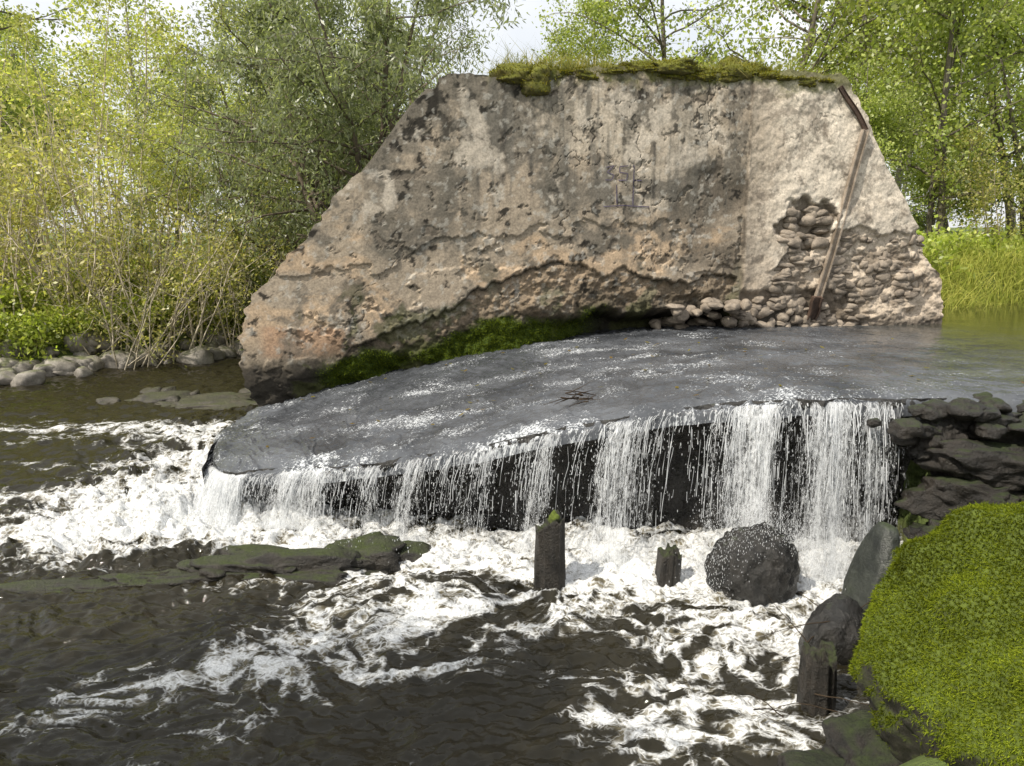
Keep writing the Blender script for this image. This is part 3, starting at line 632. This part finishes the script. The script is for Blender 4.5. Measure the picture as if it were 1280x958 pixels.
a=math_(n,l,'ADD',math_(n,l,'MULTIPLY',n1.outputs[0],.55),math_(n,l,'MULTIPLY',n2.outputs[0],.45));a=math_(n,l,'ADD',a,de.outputs["Fac"])
mr=maprange(n,l,a,.52,.80,0,.8)
p=N(n,"ShaderNodeBsdfPrincipled");p.inputs["Base Color"].default_value=(.78,.80,.82,1);p.inputs["Roughness"].default_value=.25;p.inputs["IOR"].default_value=1.33
tr=N(n,"ShaderNodeBsdfTransparent");mx=N(n,"ShaderNodeMixShader");l.new(mr,mx.inputs[0]);l.new(tr.outputs[0],mx.inputs[1]);l.new(p.outputs[0],mx.inputs[2]);finish(nt,mx.outputs[0]);M_curt=m
def densx(x):
    x=np.asarray(x,float)
    c=np.interp(x,[-2.7,-2.45,-2.1,-1.8,-1.2,-.9,-.3,.2,.9,1.25,1.42,1.6,1.8,1.98,2.15,2.4,2.52,2.62],[1,1,.85,.52,.55,.50,.42,.36,.33,.25,.45,.60,.40,.26,.70,.80,.50,.05])
    return c
def clus(x): return .40*vn(np.asarray(x)*2.7,3,0,77)+.65*vn(np.asarray(x)*7.1,3,0,78)
VX=-.38
wf=bpy.data.objects.new("waterfall",None);COL.objects.link(wf)
V=[];F=[];o=0
ns=1000
xs0=[]
while len(xs0)<ns:
    x=rng.uniform(-2.68,2.6)
    if rng.uniform()<min(densx(x),.6)*(.30+1.2*max(0,float(clus(x))+.15)): xs0.append(x)
drops=[]
for x in xs0:
    y=float(edge_y(x))-.02;z=float(edge_z(x))-.04-rng.uniform(0,.03)
    v=rng.uniform(.12,.65)*(1+.4*(densx(x)>.7));vx=VX*rng.uniform(.3,1.2)*(1 if x<1.2 else .6)+rng.normal(0,.08)-(.3 if x<-2.2 else 0)*rng.uniform(0,1)
    tf=math.sqrt(2*max(z,.1)/9.8);K=20
    r0=abs(rng.normal(.0014,.0012))+.0009
    t0=rng.uniform(0,.35) if rng.uniform()<.4 else 0
    tsv=(t0+(1-t0)*np.linspace(0,1,K)**.8)*tf*rng.uniform(.6,1.0)
    cx=x+vx*tsv+.012*vn(tsv*14,x*50,0,3);cy=y-v*tsv;cz=z-4.9*tsv**2
    rr=r0*(1-.45*tsv/tf)*(1+.8*vn(tsv*50,x*31,0,5))
    gap=vn(tsv*32,x*77,0,8)>(.55-.85*tsv/tf)
    rr=np.clip(rr,.0006,1)
    ang=np.array([0,2.09,4.19])
    ring=np.stack([cx[:,None]+rr[:,None]*np.cos(ang),cy[:,None]+rr[:,None]*np.sin(ang),cz[:,None]+0*ang],-1)
    V.append(ring.reshape(-1,3))
    for i in range(K-1):
        if gap[i] or gap[i+1]: continue
        for j in range(3): F.append((o+i*3+j,o+i*3+(j+1)%3,o+(i+1)*3+(j+1)%3,o+(i+1)*3+j))
    o+=K*3
    for _ in range(10):
        t_=rng.uniform(.2,1)*tf;drops.append((x+vx*t_+rng.normal(0,.03),y-v*t_+rng.normal(0,.03),z-4.9*t_*t_,rng.uniform(.0010,.0028)))
mkobj("strands",np.concatenate(V),np.array(F),M_strand,parent=wf)
for ci,(vv,extra) in enumerate(((.25,.0),(.50,-.03),(.38,-.02))):
    xs=np.linspace(-2.7,2.62,460);tq=np.linspace(0,1,28);XX,TQ=np.meshgrid(xs,tq)
    z=edge_z(XX)-.045;tf=np.sqrt(2*z/9.8)*TQ
    vloc=vv*(1+.35*vn(XX*5,ci,0,88))
    fx=np.interp(XX,[-2.7,-2.2,1.0,1.5,2.6],[-.9,-.45,-.30,-.16,-.04])*(1+.5*vn(XX*4,ci,0,89))
    yy=edge_y(XX)-.02-vloc*tf;zz=z-4.9*tf**2;xx=XX+fx*tf
    de=(densx(XX)-.60)*.26+.17*clus(XX)+.05*vn(XX*17,ci*5,0,79)+extra+.05*ss(.75,1,TQ)-.04*ss(.15,0,TQ)
    mkobj("curtain_%d"%ci,np.stack([xx,yy,zz],-1).reshape(-1,3),gridF(28,460),M_curt,parent=wf,attrs={"dens":de.ravel(),"flow":np.stack([XX+ci*7.3,zz,0*zz],-1).reshape(-1,3)})
for _ in range(5500):
    x=rng.uniform(-2.8,2.5)
    if rng.uniform()>densx(x)+.05: continue
    yb=float(np.interp(x,[-2.6,-2.2,-1.5,-.8,0,1,1.9,2.6],[6.0,5.62,5.4,5.22,5.1,4.95,4.75,4.75]))
    drops.append((x+rng.normal(0,.08)-.05,yb+rng.normal(0,.13),abs(rng.normal(0,.11)),rng.uniform(.0010,.0030)))
for _ in range(2500):
    drops.append((-2.75+rng.normal(0,.35),5.85+rng.normal(0,.3),abs(rng.normal(0,.14)),rng.uniform(.0012,.0038)))
for _ in range(4200):
    a_=rng.uniform(0,math.pi*1.15)-.1;r_=.27+abs(rng.normal(0,.09));drops.append((1.56+r_*math.cos(a_)+rng.normal(0,.03),4.58+rng.normal(0,.16),.12+1.05*r_*math.sin(a_)+rng.normal(0,.02),rng.uniform(.0006,.0020)))
v,f=ico(1);dr=np.array(drops);nd_=len(dr)
st=np.ones((nd_,1,3));st[:,0,2]=rng.uniform(1,5,nd_)
V=(v[None]*dr[:,None,3:4]*st+dr[:,None,:3]).reshape(-1,3);F=(f[None]+np.arange(nd_)[:,None,None]*len(v)).reshape(-1,3)
mkobj("droplets",V,F,M_strand,parent=wf)
# ------------------------------------------------------------------ trees
def tubes(paths,k=5):
    V=[];F=[];o=0
    for P,r in paths:
        kk=k if r[0]>.02 else 3
        a=np.linspace(0,2*math.pi,kk,endpoint=False)
        P=np.array(P);T_=np.gradient(P,axis=0);T_/=np.linalg.norm(T_,axis=1)[:,None]+1e-9
        ref=np.array([.31,.95,.05]);s_=np.cross(T_,ref);s_/=np.linalg.norm(s_,axis=1)[:,None]+1e-9;b_=np.cross(T_,s_)
        ring=P[:,None]+np.array(r)[:,None,None]*(np.cos(a)[None,:,None]*s_[:,None]+np.sin(a)[None,:,None]*b_[:,None])
        V.append(ring.reshape(-1,3));n_=len(P)
        i=np.arange(n_-1)[:,None]*kk;j=np.arange(kk)[None,:];j2=(j+1)%kk
        F.append(np.stack([i+j,i+j2,i+kk+j2,i+kk+j],-1).reshape(-1,4)+o);o+=n_*kk
    return np.concatenate(V),np.concatenate(F)
def grow(rng,p,d,L,r,nseg,wob,up,rend=.25):
    P=[p.copy()];d=d/np.linalg.norm(d)
    for i in range(nseg):
        d=d+rng.normal(0,wob,3)+np.array([0,0,up]);d/=np.linalg.norm(d);p=p+d*L/nseg;P.append(p.copy())
    return np.array(P),np.linspace(r,r*rend,nseg+1)
def tree(name,seed,H,r0,stems=1,lean=.08,base=.3,nbr=16,spread=2.,nsub=7,nleaf=9000,leaf=(.08,.045),droop=0.,c0=(.08,.12,.02),c1=(.16,.2,.04),bark=(.16,.14,.11),sg=.11,updir=.5,wob=.05):
    rng=np.random.default_rng(seed);paths=[];twigs=[]
    for s_ in range(stems):
        az=rng.uniform(0,6.28);ln=lean*rng.uniform(.4,1.6)*(1 if stems==1 else 2.2)
        d=np.array([math.cos(az)*ln,math.sin(az)*ln,1.]);p=np.array([math.cos(az),math.sin(az),0])*(.0 if stems==1 else rng.uniform(.05,.3));p[2]=-.3
        P,r=grow(rng,p,d,H*rng.uniform(.75,1.05),r0*rng.uniform(.7,1.1),14,wob,.02,.12);paths.append((P,r))
        for b in range(max(3,nbr//stems)):
            f=base+(1-base)*rng.uniform(0,1)**.9;ii=min(13,int(f*14));q_=P[ii]+(P[min(ii+1,14)]-P[ii])*rng.uniform()
            az=rng.uniform(0,6.28);prof=math.sin(math.pi*min(1,(.12+.88*(f-base)/(1-base+1e-6)))**.8)*.85+.15
            d=np.array([math.cos(az),math.sin(az),updir*rng.uniform(.4,1.6)])
            L=spread*prof*rng.uniform(.6,1.2);rb=max(.006,r[ii]*.45)
            Pb,rb_=grow(rng,q_,d,L,rb,7,.13,-droop*.25);paths.append((Pb,rb_))
            for k_ in range(nsub):
                jj=rng.integers(2,8);qq=Pb[jj];d2=rng.normal(0,1,3)*np.array([1,1,.7]);d2=d2/np.linalg.norm(d2)+.6*(Pb[-1]-Pb[0])/max(L,.1)
                Ps,rs=grow(rng,qq,d2,L*rng.uniform(.25,.5),max(.0035,rb*.3),4,.2,-droop);paths.append((Ps[::2],rs[::2]));twigs.append(Ps)
    tw=np.array(twigs);nt_=len(tw)
    wgt=rng.uniform(.0,1.5,nt_)**1.5;wgt/=wgt.sum()
    ti=rng.choice(nt_,nleaf,p=wgt);fr=rng.uniform(.2,4,nleaf);i0=np.minimum(fr.astype(int),3);fr=(fr-i0)[:,None]
    C_=tw[ti,i0]*(1-fr)+tw[ti,i0+1]*fr+rng.normal(0,sg,(nleaf,3))
    a_=rng.normal(0,1,(nleaf,3));a_[:,2]-=.5+droop*4;a_/=np.linalg.norm(a_,axis=1)[:,None]
    b_=np.cross(a_,rng.normal(0,1,(nleaf,3)));b_/=np.linalg.norm(b_,axis=1)[:,None]
    sz=rng.uniform(.6,1.25,(nleaf,1));a_=a_*leaf[0]*sz;b_=b_*leaf[1]*sz*.5
    LV=np.stack([C_,C_+a_*.45+b_,C_+a_,C_+a_*.45-b_],1).reshape(-1,3)
    tone=rng.normal(0,.22,nt_)[ti][:,None]+rng.normal(0,.15,(nleaf,1))
    k_=rng.uniform(0,1,(nleaf,1));cc=(np.array(c0)*(1-k_)+np.array(c1)*k_)*(1+tone);cc=np.clip(np.repeat(cc[:,None],4,1),.004,.6)
    BV_,BF_=tubes(paths)
    nB=len(BV_);LF=np.arange(nleaf*4).reshape(-1,4)+nB
    bc=np.tile(bark,(nB,1))*(1+.25*fbm(BV_[:,0]*6,BV_[:,1]*6,BV_[:,2]*3,2,seed)[:,None])
    o=mkobj(name,np.concatenate([BV_,LV]),np.concatenate([BF_,LF]),M_bark,col=np.concatenate([bc,cc.reshape(-1,3)]),smooth=False)
    o.data.materials.append(M_leaf)
    mi=np.zeros(len(o.data.polygons),np.int32);mi[len(BF_):]=1;o.data.polygons.foreach_set("material_index",mi);o.data.update()
    return o
def gz_(x,y): return float(ground_z(np.array(float(x)),np.array(float(y))))
def place(o,x,y,rz=0,s=1.):
    o.location=(x,y,gz_(x,y)-.05);o.rotation_euler=(0,0,rz);o.scale=(s,s,s)
    return o
shr=[tree("riverside_shrub",11,5.0,.03,stems=9,lean=.16,base=.25,nbr=54,spread=1.3,nsub=5,nleaf=8000,leaf=(.07,.035),c0=(.27,.31,.075),c1=(.54,.52,.19),bark=(.46,.40,.30)),
     tree("riverside_shrub",12,3.6,.025,stems=8,lean=.2,base=.15,nbr=48,spread=1.2,nsub=5,nleaf=7000,leaf=(.07,.04),c0=(.27,.29,.085),c1=(.54,.48,.18),bark=(.48,.41,.30))]
bare=tree("bare_stemmed_shrub",13,3.8,.022,stems=22,lean=.26,base=.15,nbr=88,spread=1.1,nsub=4,nleaf=3600,leaf=(.07,.035),c0=(.31,.32,.11),c1=(.55,.48,.19),bark=(.60,.53,.41),sg=.14,updir=1.0,wob=.09)
wil=tree("willow_tree",21,6.2,.11,stems=6,lean=.17,base=.08,nbr=96,spread=2.2,nsub=8,nleaf=46000,leaf=(.10,.028),droop=.10,c0=(.14,.165,.09),c1=(.30,.32,.19),bark=(.16,.13,.10),sg=.12)
tall=[tree("offscreen_shade_tree",31,11,.15,base=.2,nbr=42,spread=3.0,nsub=7,nleaf=15000,leaf=(.11,.075),c0=(.18,.23,.055),c1=(.40,.43,.12),bark=(.16,.14,.11),sg=.18),
      tree("birch_tree",32,12,.13,base=.25,nbr=40,spread=2.5,nsub=7,nleaf=12000,leaf=(.10,.065),droop=.12,c0=(.22,.26,.065),c1=(.47,.47,.15),bark=(.40,.37,.32),sg=.18),
      tree("offscreen_shade_tree",33,9,.11,stems=2,base=.12,nbr=50,spread=2.6,nsub=7,nleaf=16000,leaf=(.10,.065),droop=.06,c0=(.19,.24,.06),c1=(.42,.46,.135),bark=(.16,.14,.11),sg=.17)]
low=tree("undergrowth_plants",41,1.0,.012,stems=14,lean=.3,base=.1,nbr=56,spread=.7,nsub=3,nleaf=2800,leaf=(.10,.06),c0=(.22,.28,.045),c1=(.46,.50,.12),bark=(.25,.24,.11),sg=.10)
place(wil,-2.7,13.2,.4,1.0)
place(bare,-7.0,13.6,0,1.0)
for x,y,rz,s_ in ((-8.8,13.4,1.5,1.1),(-5.6,15.4,3,1.0),(-10.6,13.2,4,1.0),(-6.3,14.6,5,1.2),(-8.0,14.3,2.4,1.3)):
    inst("bare_stemmed_shrub",bare,(x,y,gz_(x,y)-.05),rz,s_)
place(shr[0],-7.4,15.4,0,1.1);place(shr[1],-9.6,14.6,1,1.0)
for i,(k_,x,y,rz,s_) in enumerate([(0,-5.9,17.0,2,1.15),(0,-10.6,15.2,4,1.2),(0,-12.3,13.9,1.2,1.1),(0,-4.6,17.6,.5,1.2),(1,-4.7,16.2,.1,1.0),(0,-8.8,17.2,2.2,1.4),(1,9.6,15.2,2,.9),(0,12.2,16.2,1,.9)]):
    inst("riverside_shrub",shr[k_],(x,y,gz_(x,y)-.05),rz,s_)
inst("willow_tree",wil,(-.9,14.6,gz_(-.9,14.6)-.4),2.2,.72);inst("willow_tree",wil,(-4.0,15.6,gz_(-4.0,15.6)-.2),4.2,1.0)
place(tall[0],5.6,17.5,0,.9);place(tall[1],7.3,18.2,1,1.0);place(tall[2],8.4,15.8,2,.9)
for i,(k_,x,y,rz,s_) in enumerate([(0,4.6,20.5,2.,.95),(2,11.2,16.9,1,.9),(2,6.6,14.9,5,.55),(0,12.6,19.8,2,1.),(1,10,21,.3,1.1),
      (1,-7,21,2,1.0),(0,-12,20,3,1.0),(1,-3.2,21.5,5,.75),(1,-15,17,1,1.),(0,2.4,23,1.4,.72)]):
    inst(("offscreen_shade_tree","birch_tree","offscreen_shade_tree")[k_],tall[k_],(x,y,gz_(x,y)-.2),rz,s_)
far=bpy.data.collections.new("distant_woodland");
r2=np.random.default_rng(5)
for i in range(26):
    x=-32+64*(i+.5)/26+r2.uniform(-1,1);y=r2.uniform(28,38);k_=i%3;s_=r2.uniform(.8,1.1)*(.5 if -5<x<8 else .95)
    o=bpy.data.objects.new("woodland_tree",tall[k_].data);far.objects.link(o);o.location=(x,y,1.6);o.rotation_euler=(0,0,r2.uniform(0,6));o.scale=(s_*1.2,s_*1.2,s_)
e=bpy.data.objects.new("distant_trees",None);COL.objects.link(e);e.instance_type='COLLECTION';e.instance_collection=far
uc_=bpy.data.collections.new("bank_undergrowth_plants")
for i in range(100):
    L0=i<60
    x=r2.uniform(-14,-4.4) if L0 else r2.uniform(5.4,15);ys=float(np.interp(x,shx,shy));y=ys+(.9 if L0 else 1.5)+abs(r2.normal(0,1.6))
    o=bpy.data.objects.new("undergrowth_plant",low.data);uc_.objects.link(o);s_=r2.uniform(.5,1.2)*(1 if L0 else .9);o.location=(x,y,gz_(x,y)-.05);o.rotation_euler=(0,0,r2.uniform(0,6));o.scale=(s_,s_,s_)
e=bpy.data.objects.new("bank_undergrowth",None);COL.objects.link(e);e.instance_type='COLLECTION';e.instance_collection=uc_
place(low,-8.6,13.2,0,1.)
nG=30000;x=np.concatenate([rng.uniform(5.3,14,nG//2),rng.uniform(-14,-4.4,nG//2)]);ys=np.interp(x,shx,shy);y=ys+np.where(x>0,.0,.9)+np.abs(rng.normal(0,1.1,nG))
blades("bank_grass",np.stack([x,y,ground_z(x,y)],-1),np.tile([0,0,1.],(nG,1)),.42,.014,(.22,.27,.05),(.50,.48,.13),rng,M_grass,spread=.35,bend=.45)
inst("offscreen_shade_tree",tall[2],(-3.5,.8,gz_(-3.5,.8)-.2),1.0,.8)  # unseen tree, added on the near bank to cast shade on the pool
# ------------------------------------------------------------------ debris
def twigs(name,c,n_,L,seed,zs=.03,r=.004):
    rg=np.random.default_rng(seed);ps=[]
    for i in range(n_):
        a_=rg.uniform(0,6.28);p=np.array([rg.normal(0,L*.25),rg.normal(0,L*.15),rg.uniform(0,zs)])
        P,r_=grow(rg,p,np.array([math.cos(a_),math.sin(a_)*.6,rg.uniform(-.05,.25)]),L*rg.uniform(.4,1),r,6,.15,0);ps.append((P,r_))
    V,F=tubes(ps);return mkobj(name,V,F,M_bark,col=np.tile([.05,.035,.022],(len(V),1)),loc=c)
twigs("twig_debris",(.50,5.75,float(slab_z(np.array(.5),np.array(5.75)))+.03),16,.28,1,.05,.006)
twigs("bare_twigs",(1.62,3.75,.10),5,.5,2,.15,.004)
twigs("bare_twigs",(1.35,3.15,.05),4,.4,3,.1,.004)
nl=90;x=rng.uniform(-2.2,4.5,nl);y=edge_y(x)+rng.uniform(.1,3.2,nl);y=np.minimum(y,np.interp(x,[-2.65,5.2],[7.7,9.1]));P=np.stack([x,y,slab_z(x,y)+.025],-1)
a_=rng.uniform(0,6.28,nl);dx=np.stack([np.cos(a_),np.sin(a_),.2*rng.normal(size=nl)],-1)*.028;dy=np.stack([-np.sin(a_),np.cos(a_),.2*rng.normal(size=nl)],-1)*.014
V=np.stack([P-dx,P+dy,P+dx,P-dy],1).reshape(-1,3);k_=rng.uniform(0,1,(nl,1));cc=np.repeat((np.array([.25,.22,.04])*(1-k_)+np.array([.16,.09,.03])*k_)[:,None],4,1).reshape(-1,3)
mkobj("fallen_leaves",V,np.arange(nl*4).reshape(-1,4),M_leaf,col=cc,smooth=False)
# ------------------------------------------------------------------ light, sky, camera
sd=Vector((-.50,-.40,.74)).normalized()
L_=bpy.data.lights.new("sun","SUN");L_.energy=5.0;L_.angle=R(.6);L_.color=(1,.93,.81);so=bpy.data.objects.new("sun",L_);COL.objects.link(so)
so.rotation_euler=(-sd).to_track_quat('-Z','Y').to_euler();so.location=(-20,-6,20)
w=bpy.data.worlds.new("World");sc.world=w;w.use_nodes=True;nt=w.node_tree;nt.nodes.clear()
sk=nt.nodes.new("ShaderNodeTexSky");sk.sky_type='NISHITA';sk.sun_disc=False;sk.sun_elevation=math.asin(sd.z);sk.sun_rotation=math.atan2(sd.x,sd.y);sk.air_density=1.0;sk.dust_density=4.0
tcw=nt.nodes.new("ShaderNodeTexCoord");cn=noise(nt.nodes,nt.links,tcw.outputs["Generated"],2.2,5,.6,.4)
cr=ramp(nt.nodes,[(.30,.5),(.6,.94)]);nt.links.new(cn.outputs[0],cr.inputs[0])
cm=mixn(nt.nodes,nt.links,cr.outputs[0],sk.outputs[0],(7.9,7.95,8.0))
bg=nt.nodes.new("ShaderNodeBackground");bg.inputs[1].default_value=.15;ow=nt.nodes.new("ShaderNodeOutputWorld");nt.links.new(cm,bg.inputs[0]);nt.links.new(bg.outputs[0],ow.inputs[0])
cd=bpy.data.cameras.new("camera");cam=bpy.data.objects.new("camera",cd);COL.objects.link(cam);cam.location=(0,0,2.2);cam.rotation_euler=(R(90-10.5),0,0)
cd.sensor_width=36;cd.lens=36*967/1280;cd.clip_end=2000;cd.clip_start=.05;sc.camera=cam
sc.view_settings.view_transform='Standard';sc.view_settings.look='None';sc.view_settings.exposure=0
